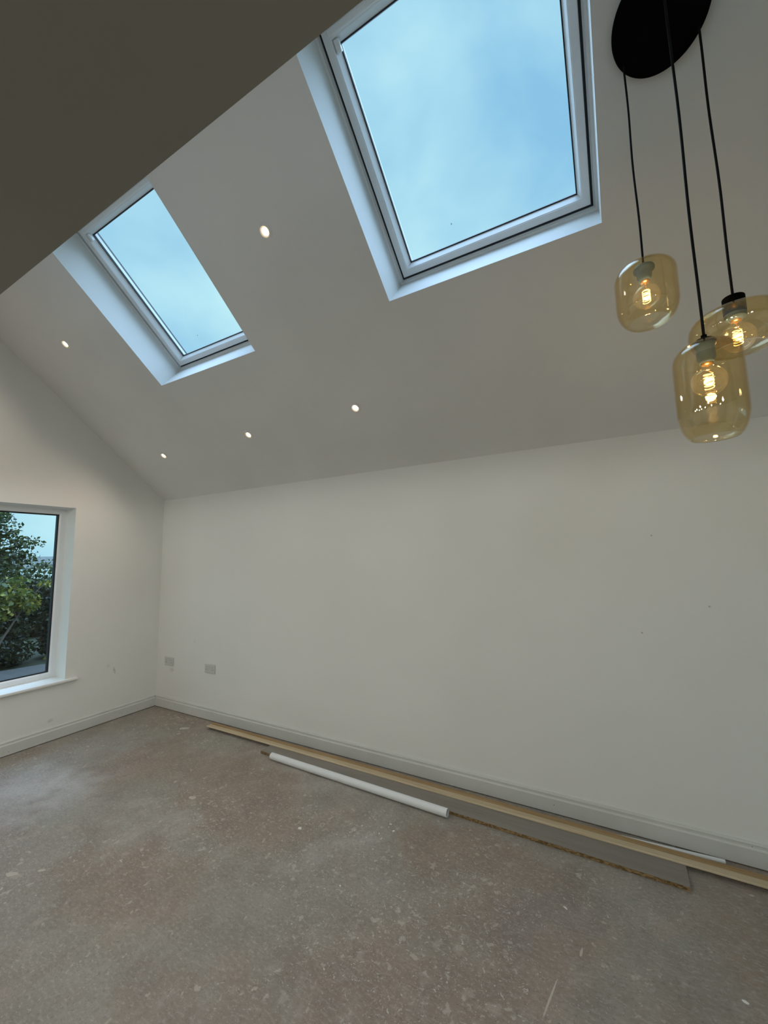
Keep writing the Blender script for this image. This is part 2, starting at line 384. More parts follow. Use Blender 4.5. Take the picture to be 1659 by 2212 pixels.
def lathe(name, prof, mat, parent=None, loc=(0, 0, 0), seg=48, smooth=True, closed=False):
    vs = []; fs = []; n = len(prof)
    for (r, z) in prof:
        for k in range(seg):
            a = 2 * math.pi * k / seg
            vs.append((r * math.cos(a), r * math.sin(a), z))
    rng = range(n) if closed else range(n - 1)
    for i in rng:
        j = (i + 1) % n
        for k in range(seg):
            l = (k + 1) % seg
            fs.append((i * seg + k, i * seg + l, j * seg + l, j * seg + k))
    me = bpy.data.meshes.new(name); me.from_pydata(vs, [], fs)
    bm = bmesh.new(); bm.from_mesh(me); bmesh.ops.remove_doubles(bm, verts=bm.verts, dist=1e-6)
    bmesh.ops.recalc_face_normals(bm, faces=bm.faces); bm.to_mesh(me); bm.free()
    if smooth: me.polygons.foreach_set('use_smooth', [True] * len(me.polygons))
    o = link(name, me, mat, parent); o.location = loc
    return o
def tube(name, pts, rad, mat, parent=None, seg=10, cap=True, rads=None):
    pts = [Vector(p) for p in pts]; vs = []; fs = []
    prev = None
    for i, p in enumerate(pts):
        t = (pts[min(i + 1, len(pts) - 1)] - pts[max(i - 1, 0)]).normalized()
        if prev is None:
            a = Vector((1, 0, 0)) if abs(t.x) < 0.9 else Vector((0, 1, 0))
            x = t.cross(a).normalized()
        else:
            x = (prev - t * prev.dot(t)).normalized()
        prev = x; y = t.cross(x)
        r = rads[i] if rads else rad
        for k in range(seg):
            an = 2 * math.pi * k / seg
            vs.append(p + x * (r * math.cos(an)) + y * (r * math.sin(an)))
    for i in range(len(pts) - 1):
        for k in range(seg):
            l = (k + 1) % seg
            fs.append((i * seg + k, i * seg + l, (i + 1) * seg + l, (i + 1) * seg + k))
    if cap:
        fs.append(tuple(range(seg - 1, -1, -1))); fs.append(tuple((len(pts) - 1) * seg + k for k in range(seg)))
    return mesh(name, vs, fs, mat, parent, True)
def arc(cx, cz, r, a0, a1, n):
    return [(cx + r * math.cos(math.radians(a0 + (a1 - a0) * i / n)), cz + r * math.sin(math.radians(a0 + (a1 - a0) * i / n))) for i in range(n + 1)]

def ell(cx, cz, rx, rz, a1, n):
    return [(cx + rx * math.cos(math.radians(a1 * i / n)), cz + rz * math.sin(math.radians(a1 * i / n))) for i in range(n + 1)]

# ------------------------------------------------------------------ structure: floor, walls, ceilings
m = MB(); m.box(-0.30, XR + 0.3, YB - 0.3, 0.30, -0.25, 0.0)
tag(m.build('floor', M_floor), 'bare mottled grey-brown concrete floor with plaster splashes', 'floor', kind='structure')

m = MB(); m.box(-0.3, XR + 0.3, 0.0, 0.30, 0.0, H + 0.20)
tag(m.build('wall_back', M_wall), 'long plain off-white wall beneath the sloping ceiling', 'wall', kind='structure')

# left gable wall with the window opening
WY0, WY1, WZ0, WZ1 = -2.25, -0.860, 0.498, 2.062
def slope_z(y): return min(H - y * TAN, ZTOP) + 0.12
m = MB()
def gable(m, x0, x1, holes):
    def prism(y0, y1, z0, fz):
        vs = []
        for x in (x0, x1):
            vs += [(x, y0, z0), (x, y1, z0), (x, y1, fz(y1)), (x, y0, fz(y0))]
        m.add(vs, [(0, 1, 2, 3), (7, 6, 5, 4), (0, 4, 5, 1), (1, 5, 6, 2), (2, 6, 7, 3), (3, 7, 4, 0)])
    (hy0, hy1, hz0, hz1) = holes
    prism(YB - 0.3, YE, 0, lambda y: ZTOP + 0.12)
    if hy0 > YE: prism(YE, hy0, 0, slope_z)
    prism(hy0, hy1, 0, lambda y: hz0); prism(hy0, hy1, hz1, slope_z)
    prism(hy1, 0, 0, slope_z)
gable(m, -0.30, 0.0, (WY0, WY1, WZ0, WZ1))
tag(m.build('wall_left', M_wall_left), 'off-white gable wall with the garden window', 'wall', kind='structure')
# right gable wall (behind the frame edge) with a glazed opening added to let in daylight
GY0, GY1, GZ0, GZ1 = -2.2, -0.6, 0.05, 2.15
m = MB(); gable(m, XR, XR + 0.30, (GY0, GY1, GZ0, GZ1))
tag(m.build('wall_right', M_wall), 'off-white gable wall opposite the garden window', 'wall', kind='structure')
m = MB(); m.box(0, XR, YB - 0.3, YB, 0, ZF)
tag(m.build('wall_rear', M_wall), 'off-white wall at the far end behind the low ceiling', 'wall', kind='structure')
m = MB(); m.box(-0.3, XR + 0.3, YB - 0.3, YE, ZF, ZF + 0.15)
tag(m.build('ceiling_flat', M_flat), 'low ceiling edge, shade put into its dark colour, cutting across the top left', 'ceiling', kind='structure')

m = MB(); m.box(-0.3, XR + 0.3, YE - 0.12, YE, ZF + 0.15, ZTOP + 0.25)
tag(m.build('wall_upper', M_ceil), 'pale upright wall above the low ceiling edge, facing the roof windows', 'wall', kind='structure')

# sloping ceiling with roof-window openings
S0, S1 = 1.149, 2.225
OPEN = [(1.328, 2.382), (3.424, 4.465)]
DR = 0.25
STOP = (-YE) / CT
us = [-0.30] + [x for o in OPEN for x in o] + [XR + 0.30]
m = MB()
m.box(us[0], us[-1], -0.05, S0, 0, DR, SL)
m.box(us[0], us[-1], S1, STOP - 0.001, 0, DR, SL)
for i in range(0, len(us), 2): m.box(us[i], us[i + 1], S0, S1, 0, DR, SL)
tag(m.build('ceiling_slope', M_ceil), 'pale sloping plaster ceiling holding the roof windows', 'ceiling', kind='structure')

# ------------------------------------------------------------------ roof windows
def roof_window(name, rect, label):
    u0, u1, s0, s1 = rect
    root = empty(name, SL(u0, s0, 0)); tag(root, label, 'window', kind='structure')
    org = SL(u0, s0, 0)
    fn = lambda u, s, d: SL(u, s, d) - org
    ring('frame', rect, [(-0.03, DR), (0.012, DR), (0.012, DR + 0.008), (0.0165, DR + 0.008), (0.0205, DR + 0.001), (0.0205, DR + 0.10), (-0.03, DR + 0.10)], fn, M_velux, root)
    g = ring('seal', rect, [(0.0200, DR + 0.012), (0.036, DR + 0.012), (0.036, DR + 0.09), (0.0200, DR + 0.09)], fn, M_black, root)
    tag(g, 'black rubber seal line')
    ring('sash', rect, [(0.031, DR + 0.003), (0.0335, DR - 0.001), (0.062, DR - 0.001), (0.064, DR + 0.002), (0.067, DR + 0.004), (0.083, DR + 0.045), (0.083, DR + 0.085), (0.031, DR + 0.085)], fn, M_velux, root)
    ring('gasket', rect, [(0.0832, DR + 0.0445), (0.089, DR + 0.0445), (0.089, DR + 0.058), (0.0832, DR + 0.058)], fn, M_black, root)
    ring('flashing', rect, [(-0.08, DR + 0.10), (0.06, DR + 0.101), (0.06, DR + 0.12), (-0.08, DR + 0.12)], fn, M_dark, root)
    mb = MB(); mb.box(u0 + 0.083, u1 - 0.083, s0 + 0.083, s1 - 0.083, DR + 0.052, DR + 0.056, fn)
    mb.build('pane', M_skypane, root)
    # ventilation bar along the head of the sash
    mb = MB(); mb.box(u0 + 0.06, u1 - 0.06, s1 - 0.062, s1 - 0.036, DR - 0.014, DR + 0.004, fn)
    bevel(mb.build('vent_bar', M_velux, root), 0.006, 3)
    for uu in (u0 + 0.085, u1 - 0.085):
        mb = MB(); mb.box(uu - 0.012, uu + 0.012, s1 - 0.115, s1 - 0.072, DR + 0.004, DR + 0.026, fn)
        bevel(mb.build('corner_clip', M_upvc, root), 0.004, 2)
    return root
roof_window('window_2', (OPEN[0][0], OPEN[0][1], S0, S1), 'smaller-looking roof window towards the garden gable')
roof_window('window_3', (OPEN[1][0], OPEN[1][1], S0, S1), 'large roof window overhead beside the pendant lights')

# ------------------------------------------------------------------ garden window in the gable
root = empty('window_1', (0, WY1, WZ0)); tag(root, 'white framed garden window in the gable wall', 'window', kind='structure')
org = Vector((0, WY1, WZ0))
fnw = lambda a, b, d: Vector((-d, a, b)) - org
rect = (WY0, WY1, WZ0, WZ1)
ring('frame', rect, [(0.0, 0.186), (0.040, 0.186), (0.044, 0.189), (0.052, 0.200), (0.052, 0.25), (0.0, 0.25)], fnw, M_upvc, root)
ring('gasket', rect, [(0.0515, 0.199), (0.062, 0.201), (0.062, 0.235), (0.0515, 0.235)], fnw, M_black, root)
mb = MB(); mb.box(WY0 + 0.052, WY1 - 0.052, WZ0 + 0.052, WZ1 - 0.052, 0.208, 0.212, fnw)
mb.build('pane', M_pane, root)
mb = MB(); mb.box(WY0 - 0.10, WY1 + 0.095, WZ0 - 0.026, WZ0 - 0.0002, -0.032, 0.186, lambda a, b, d: Vector((-d, a, b)) - org)
bevel(mb.build('window_sill', M_gloss, root), 0.009, 4)

root = empty('added_window', (XR, GY1, GZ0)); tag(root, 'unseen tall glazed door added in the right gable for daylight', 'window', kind='structure')  # unseen glazed door, added to bring more daylight in
org5 = Vector((XR, GY1, GZ0))
fn5 = lambda a, b, d: Vector((XR + d, a, b)) - org5
rect = (GY0, GY1, GZ0, GZ1)
ring('frame', rect, [(0.0, 0.186), (0.052, 0.186), (0.060, 0.20), (0.060, 0.25), (0.0, 0.25)], fn5, M_upvc, root)
mb = MB(); mb.box(GY0 + 0.06, GY1 - 0.06, GZ0 + 0.06, GZ1 - 0.06, 0.208, 0.212, fn5)
mb.build('pane', M_pane, root)

# ------------------------------------------------------------------ skirting boards
SKP = [(0.0, 0.006), (0.018, 0.006), (0.018, 0.083), (0.0125, 0.089), (0.0115, 0.091), (0.0115, 0.102), (0.013, 0.1045), (0.0085, 0.1115), (0.0, 0.113)]
def skirt_len(name, x0, x1, fn, parent):
    vs = [fn(x0, p, z) for p, z in SKP] + [fn(x1, p, z) for p, z in SKP]
    n = len(SKP); fs = [(i, (i + 1) % n, n + (i + 1) % n, n + i) for i in range(n)] + [tuple(range(n)), tuple(range(2 * n - 1, n - 1, -1))]
    return mesh(name, vs, fs, M_skirt, parent)
bb = empty('baseboard_back'); tag(bb, 'moulded white skirting board along the long back wall', 'skirting board', kind='structure')
fb = lambda x, p, z: (x, -p, z)
skirt_len('skirting_length', 0.0, 0.5165, fb, bb); skirt_len('skirting_length', 0.5178, XR, fb, bb)
fl = lambda y, p, z: (p, y, z)
bl = empty('baseboard_left'); tag(bl, 'moulded white skirting board along the garden gable wall', 'skirting board', kind='structure')
skirt_len('skirting_length', YB, -0.0181, fl, bl)

# ------------------------------------------------------------------ downlights
def downlight(u, s, label):
    root = empty('downlight', SL(u, s, 0))
    tag(root, label, 'downlight', 'recessed ceiling downlights')
    root.rotation_euler = Vector((0, ST, CT)).to_track_quat('Z', 'Y').to_euler()
    # local z points out through the roof, so the room is at -z
    lathe('bezel', [(0.0270, -0.0080), (0.0295, -0.0085), (0.0340, -0.0070), (0.0400, -0.0040), (0.0430, 0.0)], M_gloss, root, seg=40)
    lathe('baffle', [(0.0200, -0.0012), (0.0270, -0.0080)], M_gloss, root, seg=40)
    lathe('led_lens', [(0.0, -0.0016), (0.0200, -0.0012)], M_led, root, seg=32)
    ld = bpy.data.lights.new('downlight_beam', 'SPOT'); ld.energy = SPOT_W; ld.color = SPOT_C
    ld.spot_size = math.radians(150); ld.spot_blend = 1.0; ld.shadow_soft_size = 0.02
    lo = bpy.data.objects.new('downlight_beam', ld); col.objects.link(lo); lo.parent = root; lo.location = (0, 0, -0.03)
    return root
downlight(0.700, 1.686, 'lit round downlight between gable wall and smaller roof window')
downlight(2.899, 1.689, 'lit round downlight on the slope between the two roof windows')
downlight(0.644, 0.546, 'lit round downlight nearest the back left corner, lowest on the slope')
downlight(1.827, 0.559, 'lit round downlight in the middle of the lower row of three')
downlight(2.903, 0.574, 'lit round downlight in the lower row, nearest the pendants')

# added fill lamps in the low ceiling, out of view, to brighten the room
def fill_light(x, y, label):
    root = empty('fill_ceiling_light', (x, y, ZF)); tag(root, label, 'added fill light', 'added round fill lights in the low ceiling')
    lathe('rim', [(0.070, -0.002), (0.072, -0.006), (0.084, -0.005), (0.086, 0.0)], M_gloss, root, seg=40)
    lathe('diffuser', [(0.0, -0.0035), (0.060, -0.0035), (0.0705, -0.0025)], M_led, root, seg=40)
    ld = bpy.data.lights.new('fill_beam', 'SPOT'); ld.energy = FILL_W; ld.color = FILL_C
    ld.spot_size = math.radians(180); ld.spot_blend = 0.12; ld.shadow_soft_size = 0.07
    lo = bpy.data.objects.new('fill_beam', ld); col.objects.link(lo); lo.parent = root; lo.location = (0, 0, -0.08)
NUM = ('gable end', 'second from the gable', 'middle', 'fourth from the gable', 'far end')
for i, x in enumerate((0.95, 1.75, 2.8, 4.0, 5.4)):
    fill_light(x, -3.15, 'added fill light in the low ceiling, front row, ' + NUM[i])
    fill_light(x, -4.40, 'added fill light in the low ceiling, rear row, ' + NUM[i])

# ------------------------------------------------------------------ pendant cluster
DU, DS = 4.659, 1.674
root = empty('pendant_light', SL(DU, DS, 0))
tag(root, 'three amber glass pendants hanging on black cords from a black disc', 'pendant light')
org = SL(DU, DS, 0)
cano = lathe('canopy', [(0.0, 0.0), (0.136, 0.0), (0.137, -0.002), (0.137, -0.022), (0.1355, -0.0245), (0.0, -0.0245)], M_blackmetal, root, seg=96, smooth=False)
cano.rotation_euler = Vector((0, ST, CT)).to_track_quat('Z', 'Y').to_euler()
tag(cano, 'round matt black ceiling disc')
random.seed(4)
def shell(outer, th):
    """outer profile from top centre to bottom rim, doubled inwards"""
    inner = []
    n = len(outer)
    for i, (r, z) in enumerate(outer):
        a = Vector(outer[max(i - 1, 0)]); b = Vector(outer[min(i + 1, n - 1)])
        t = (b - a); t = t / max(t.length, 1e-9)
        nr = Vector((t.y, -t.x))     # towards the axis / inside
        inner.append((max(r + nr.x * th, 0.0), z + nr.y * th))
    return outer + inner[::-1]
def helix(r, z0, z1, turns, n, r2=None):
    out = []
    for i in range(n + 1):
        k = i / n; a = 2 * math.pi * turns * k
        out.append((r * math.cos(a), r * math.sin(a), z0 + (z1 - z0) * k))
    return out
def pendant(x, y, ztop_slope, ztop, prof, shade_label, hold, bulb, cap_out, cord_r):
    """hold: list of (r,z) of the lamp holder; bulb: (radius, centre z, neck top z)"""
    c = Vector((x, y, 0)) - Vector((org.x, org.y, 0)); oz = org.z
    loc = (c.x, c.y, -oz)
    pts = []
    N = 22
    for i in range(N + 1):
        k = i / N; z = ztop_slope + (ztop - ztop_slope) * k
        w = 0.0022 * math.sin(k * 9 + x * 40) * math.sin(math.pi * k)
        pts.append((c.x + w, c.y + w * 0.5, z - oz))
    tube('cord', pts, cord_r, M_cord, root, 10)
    sh = lathe('glass_shade', shell(prof, 0.0028), M_amber, root, loc, 72)
    tag(sh, shade_label)
    lathe('lamp_holder', hold, M_holder, root, loc, 36)
    if cap_out: lathe('cap', cap_out, M_blackmetal, root, loc, 40, smooth=False)
    R, zc, zn = bulb
    rn = 0.0135
    p = [(rn, zn)]
    a_n = math.degrees(math.asin(min(1, (rn + 0.004) / R)))
    p += [(rn, zn - 0.006)]
    p += [(R * math.sin(math.radians(a)), zc + R * math.cos(math.radians(a))) for a in np.linspace(a_n, 180, 26)]
    bo = lathe('bulb', p, M_clear, root, loc, 40)
    lathe('screw_cap', [(0.0, zn + 0.012), (0.0128, zn + 0.012), (0.0135, zn + 0.006), (0.0128, zn + 0.003), (0.0138, zn), (0.0128, zn - 0.003), (0.0, zn - 0.004)], M_brass, bo, (0, 0, 0), 28)
    fo = tube('filament', helix(0.0105, zc + R * 0.55, zc - R * 0.52, 5.5, 140), 0.0009, M_fil, bo, 6)
    tube('filament_stem', [(0.0, 0.0, zn - 0.004), (0.002, 0, zc + R * 0.7), (0.0105, 0, zc + R * 0.55)], 0.0010, M_brass, bo, 6)
    ld = bpy.data.lights.new('bulb_light', 'POINT'); ld.energy = BULB_W; ld.color = BULB_C; ld.shadow_soft_size = 0.012
    lo = bpy.data.objects.new('bulb_light', ld); col.objects.link(lo); lo.parent = root; lo.location = (c.x, c.y, zc - oz)

# squarish shade, highest
z0 = 2.472
pr = [(0.006, z0), (0.030, z0)] + arc(0.042, z0 - 0.045, 0.045, 90, 0, 9) + [(0.087, 2.400), (0.087, 2.36)] + ell(0.045, 2.345, 0.042, 0.072, -74, 10)
pendant(4.555, -1.256, 3.245, 2.470, pr, 'short rounded cylinder amber glass shade', [(0.0, 2.4685), (0.028, 2.468), (0.030, 2.464), (0.030, 2.457), (0.024, 2.451), (0.0215, 2.446), (0.0205, 2.432), (0.017, 2.428), (0.0165, 2.419), (0.0, 2.418)], (0.038, 2.366, 2.418), None, 0.0032)
# wide squat shade at the right
z0 = 2.238
pr = [(0.006, z0), (0.060, z0)] + arc(0.072, z0 - 0.042, 0.043, 90, 0, 9) + ell(0.052, 2.188, 0.064, 0.064, -80, 10)
pendant(4.765, -1.256, 3.245, 2.289, pr, 'wide squat amber glass shade', [(0.0, 2.2345), (0.0265, 2.2345), (0.0265, 2.231), (0.024, 2.2295), (0.026, 2.2275), (0.024, 2.223), (0.018, 2.221), (0.0165, 2.216), (0.0, 2.215)], (0.042, 2.163, 2.216), [(0.0, 2.288), (0.026, 2.288), (0.027, 2.286), (0.027, 2.2385), (0.0, 2.2385)], 0.0034)
# tall lantern shade, lowest
z0 = 2.120
pr = [(0.006, z0), (0.022, z0 - 0.001)] + arc(0.027, z0 - 0.054, 0.052, 88, 0, 10) + [(0.0795, 2.03), (0.0795, 1.94)] + ell(0.045, 1.930, 0.0345, 0.085, -75, 10)
pendant(4.664, -1.371, 3.335, 2.136, pr, 'tall lantern-shaped amber glass shade', [(0.0, 2.1165), (0.024, 2.116), (0.025, 2.111), (0.0215, 2.106), (0.0215, 2.072), (0.0175, 2.066), (0.0165, 2.060), (0.0, 2.059)], (0.041, 2.008, 2.058), [(0.0, 2.142), (0.007, 2.142), (0.007, 2.131), (0.020, 2.129), (0.026, 2.124), (0.026, 2.1205), (0.0, 2.1205)], 0.0036)

# ------------------------------------------------------------------ double sockets on the back wall
def socket(xc, zc, label):
    root = empty('wall_socket', (xc, 0, zc)); tag(root, label, 'socket', 'double wall sockets')
    mb = MB(); mb.box(-0.073, 0.073, -0.010, 0.0, -0.043, 0.043); bevel(mb.build('face_plate', M_plastic, root), 0.004, 3)
    for sx in (-1, 1):
        mb = MB(); mb.box(sx * 0.0135 - 0.0085, sx * 0.0135 + 0.0085, -0.0135, -0.0095, 0.008, 0.030)
        bevel(mb.build('rocker_switch', M_plastic, root), 0.0015, 2)
        for (hx, hz, w, h) in ((sx * 0.045, 0.016, 0.0045, 0.0085), (sx * 0.045 - 0.011, -0.008, 0.0075, 0.005), (sx * 0.045 + 0.011, -0.008, 0.0075, 0.005)):
            mb = MB(); mb.box(hx - w / 2, hx + w / 2, -0.0104, -0.0098, hz - h / 2, hz + h / 2); mb.build('pin_slot', M_hole, root)
socket(0.2155, 0.481, 'grey double socket on the back wall, nearest the corner')
socket(0.871, 0.478, 'grey double socket on the back wall, further from the corner')

# ------------------------------------------------------------------ offcuts along the skirting
# laminated chipboard plank
ang = -0.0222
root = empty('chipboard_plank', (1.845, -0.266, 0.0)); root.rotation_euler = (0, 0, ang)
tag(root, 'long grey-faced chipboard plank with raw brown edge by the skirting', 'plank')
L, Wd, T = 2.762, 0.150, 0.0195
mb = MB(); mb.box(0, L, 0.0, Wd, 0.0008, T - 0.001); mb.build('chipboard_core', M_chipboard, root)
mb = MB(); mb.box(0, L, -0.0006, Wd, T - 0.001, T + 0.0003); tag(mb.build('top_face', M_melamine, root), 'grey laminate face')

# long timber angle lying on the plank
root = empty('timber_moulding', (1.040, -0.118, 0.0)); tag(root, 'long pale pine moulding with brown upright lying along the skirting', 'moulding')
root.rotation_euler = (0, 0, -0.006)
ZB = 0.0205
def extr(name, prof, x0, x1, mat, parent):
    n = len(prof)
    vs = [(x0, a, b) for a, b in prof] + [(x1, a, b) for a, b in prof]
    fs = [(i, (i + 1) % n, n + (i + 1) % n, n + i) for i in range(n)] + [tuple(range(n)), tuple(range(2 * n - 1, n - 1, -1))]
    return mesh(name, vs, fs, mat, parent)
LX = 4.25
extr('flange', [(-0.040, ZB), (0.028, ZB), (0.028, ZB + 0.010), (0.004, ZB + 0.008), (-0.034, ZB + 0.008), (-0.040, ZB + 0.0045)], 0, LX, M_pine, root)
tag(extr('upright', [(0.0035, ZB + 0.0083), (0.024, ZB + 0.0103), (0.024, ZB + 0.0195), (0.020, ZB + 0.0195), (0.012, ZB + 0.014)], 0.012, LX, M_brownwood, root), 'brown upright')

def pipe(name, p0, p1, r_o, r_i, label, cat, seg=28, bend=0.0):
    p0 = Vector(p0); p1 = Vector(p1); root = None
    N = 10; vs = []; fs = []
    d = (p1 - p0).normalized(); x = d.cross(Vector((0, 0, 1))).normalized(); y = x.cross(d)
    for r in (r_o, r_i):
        for i in range(N + 1):
            k = i / N; p = p0.lerp(p1, k) + Vector((0, 0, 1)) * (bend * math.sin(math.pi * k)) - p0
            for q in range(seg):
                a = 2 * math.pi * q / seg; vs.append(p + x * (r * math.cos(a)) + y * (r * math.sin(a)))
    b = (N + 1) * seg
    for q in range(seg):
        l = (q + 1) % seg
        for i in range(N):
            fs.append((i * seg + q, i * seg + l, (i + 1) * seg + l, (i + 1) * seg + q))
            fs.append((b + i * seg + q, b + (i + 1) * seg + q, b + (i + 1) * seg + l, b + i * seg + l))
        fs.append((q, b + q, b + l, l)); e = N * seg
        fs.append((e + q, e + l, b + e + l, b + e + q))
    o = mesh(name, vs, fs, M_pipe, None, True); o.location = p0
    es = o.modifiers.new('edges', 'EDGE_SPLIT'); es.split_angle = math.radians(50)
    return tag(o, label, cat)
pipe('plastic_pipe', (1.992, -0.2955, 0.0242), (3.445, -0.3345, 0.0242), 0.0240, 0.0212, 'thick white plastic waste pipe lying against the chipboard plank', 'pipe')
pipe('plastic_conduit', (4.15, -0.0925, 0.0097), (4.785, -0.044, 0.0097), 0.0095, 0.008, 'thin white plastic conduit lying between the pine moulding and skirting', 'pipe')

# ------------------------------------------------------------------ plaster chips on the floor
def chip(x, y, a, b, rot, label, mat, th=0.002, seed=0):
    rnd = random.Random(seed); n = rnd.choice((6, 7, 8)); vs = []; top = []
    for k in range(n):
        an = 2 * math.pi * k / n + rnd.uniform(-0.2, 0.2); q = rnd.uniform(0.75, 1.1)
        vs.append((a * q * math.cos(an), b * q * math.sin(an), 0.0))
    vs += [(v[0] * 0.85, v[1] * 0.85, th) for v in vs]
    fs = [tuple(range(n - 1, -1, -1)), tuple(range(n, 2 * n))] + [(k, (k + 1) % n, n + (k + 1) % n, n + k) for k in range(n)]
    o = mesh('plaster_chip', vs, fs, mat); o.location = (x, y, 0.0002); o.rotation_euler = (0, 0, rot)
    return tag(o, label, 'plaster chip', 'plaster chips on the bare floor')
chip(0.837, -0.239, 0.055, 0.028, 0.5, 'flat pale plaster flake near the left end of the pine moulding', M_chip, 0.0015, 1)
chip(0.90, -0.34, 0.022, 0.012, 0.8, 'small pale flake just in front of the larger corner flake', M_chip, 0.0012, 2)
chip(2.727, -0.815, 0.015, 0.010, 0.2, 'white crumbled chip in the open floor before the pipe', M_chipw, 0.004, 3)
chip(4.114, -0.679, 0.010, 0.004, -0.5, 'white sliver on the floor below the plank', M_chipw, 0.003, 4)
chip(3.169, -1.041, 0.006, 0.004, 0.4, 'tiny white crumb in the middle of the floor', M_chipw, 0.004, 5)
chip(4.185, -0.862, 0.026, 0.006, 1.45, 'narrow pinkish flake near the lower right of the floor', M_chip, 0.0015, 6)
chip(4.688, -0.794, 0.012, 0.006, -0.4, 'white flake in the bottom right corner of the floor', M_chipw, 0.002, 7)
chip(4.842, -0.225, 0.010, 0.006, 0.2, 'pale flake under the right end of the moulding', M_chip, 0.002, 8)
chip(3.216, -0.589, 0.010, 0.006, 0.9, 'white chip in the scatter right of the pipe end', M_chipw, 0.004, 9)

chip(4.098, -1.095, 0.098, 0.0045, 1.38, 'long thin pale smear of plaster at the bottom of the floor', M_chip, 0.0008, 10)
chip(1.891, -0.907, 0.030, 0.020, 0.2, 'round pale splash in the middle of the brown floor patch', M_chip, 0.0008, 11)
chip(1.766, -1.661, 0.022, 0.011, 0.6, 'pale flake low at the left edge of the floor', M_chip, 0.001, 12)
chip(1.66, -1.745, 0.034, 0.016, 0.5, 'larger pinkish flake at the far left edge of the floor', M_chip, 0.001, 13)
crumbs = random.Random(21)
for k in range(16):
    r = 0.13 * math.sqrt(crumbs.random()); a = crumbs.uniform(0, 6.28)
    chip(3.13 + 1.3 * r * math.cos(a), -0.655 + r * math.sin(a), crumbs.uniform(0.003, 0.007), crumbs.uniform(0.002, 0.004), crumbs.uniform(0, 3), 'tiny white plaster crumb in the scatter on the floor beyond the pipe', M_chipw, 0.0025, 30 + k)
for k in range(14):
    chip(0.42 + crumbs.uniform(-0.22, 0.40), -0.12 + crumbs.uniform(-0.10, 0.07), crumbs.uniform(0.006, 0.012), crumbs.uniform(0.004, 0.007), crumbs.uniform(0, 3), 'small pale plaster crumb in the scatter near the room corner', M_chip, 0.0015, 60 + k)

# ------------------------------------------------------------------ garden outside the gable window
m = MB(); m.box(-60, 60, -40, 60, -0.9, -0.32)
tag(m.build('garden_ground', M_grass), 'grassy ground outside the garden window', 'ground', kind='structure')
m = MB(); m.box(-4.35, -0.32, -4.0, 0.95, -0.32, -0.20, lambda a, b, c: (a - (0.0 if a > -2 else 0.35 * (0.9 - b) / 2.0), b, c))
bevel(tag(m.build('paved_terrace', M_pave), 'blue-grey paved terrace below the garden window', 'terrace', kind='structure'), 0.01)
# far hill
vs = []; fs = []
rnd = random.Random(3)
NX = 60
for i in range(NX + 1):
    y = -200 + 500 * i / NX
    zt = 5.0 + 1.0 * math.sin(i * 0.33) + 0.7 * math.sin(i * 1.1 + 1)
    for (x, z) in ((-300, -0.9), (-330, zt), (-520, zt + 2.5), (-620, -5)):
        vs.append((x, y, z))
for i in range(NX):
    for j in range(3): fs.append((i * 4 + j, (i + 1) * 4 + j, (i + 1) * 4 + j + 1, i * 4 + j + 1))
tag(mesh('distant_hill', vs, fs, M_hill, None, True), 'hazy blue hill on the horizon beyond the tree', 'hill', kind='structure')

LEAF = np.array([(0, -0.5, 0), (0.32, -0.05, 0.05), (0, 0.5, -0.04), (-0.32, -0.05, 0.05)])
def foliage(name, blobs, n, size, mat, parent, seed, shell_bias=0.45):
    rng = np.random.default_rng(seed)
    w = np.array([b[3] * b[4] * b[5] for b in blobs]); w = w / w.sum()
    idx = rng.choice(len(blobs), n, p=w)
    B = np.array(blobs)[idx]
    d = rng.normal(size=(n, 3)); d /= np.linalg.norm(d, axis=1)[:, None]
    rr = (shell_bias + (1.05 - shell_bias) * rng.random(n))[:, None]
    P = B[:, :3] + d * rr * B[:, 3:6]
    a = rng.normal(size=(n, 3)); a /= np.linalg.norm(a, axis=1)[:, None]
    b0 = rng.normal(size=(n, 3)); b_ = np.cross(a, b0); b_ /= np.linalg.norm(b_, axis=1)[:, None]; c = np.cross(a, b_)
    s = (size * (0.6 + 0.8 * rng.random(n)))[:, None]
    V = np.concatenate([P + s * (q[0] * b_ + q[1] * a + q[2] * c) for q in LEAF], axis=1).reshape(-1, 3)
    F = [(4 * i, 4 * i + 1, 4 * i + 2, 4 * i + 3) for i in range(n)]
    me = bpy.data.meshes.new(name); me.from_pydata(V.tolist(), [], F); me.update()
    o = link(name, me, mat, parent); o['kind'] = 'stuff'
    return o
def plant(name, base, blobs, n, size, mat, label, cat, seed, stems, group=None):
    root = empty(name, base); tag(root, label, cat, group)
    b = Vector(base)
    bl = [(x - b.x, y - b.y, z - b.z, rx, ry, rz) for (x, y, z, rx, ry, rz) in blobs]
    foliage('foliage', bl, n, size, mat, root, seed)
    for (pts, r0, r1, nm) in stems:
        q = [Vector(p) - b for p in pts]
        tube(nm, q, r0, M_bark, root, 8, True, [r0 + (r1 - r0) * i / (len(q) - 1) for i in range(len(q))])
    return root
G = -0.32
rnd = random.Random(11)
bl = [(-7.0, -0.1, 2.2, 0.75, 0.75, 0.6), (-7.0, 0.55, 2.35, 0.5, 0.45, 0.4), (-7.1, 0.85, 1.95, 0.45, 0.4, 0.35), (-6.9, 1.15, 2.05, 0.28, 0.26, 0.16), (-7.0, 1.38, 2.0, 0.18, 0.2, 0.10), (-7.0, 0.95, 1.65, 0.4, 0.4, 0.25), (-6.9, 1.25, 1.68, 0.25, 0.22, 0.16), (-7.0, 0.6, 1.5, 0.55, 0.55, 0.35), (-7.0, 0.72, 2.62, 0.25, 0.22, 0.2), (-7.0, 1.02, 2.32, 0.18, 0.16, 0.13), (-7.0, 0.2, 2.9, 0.5, 0.45, 0.35)]
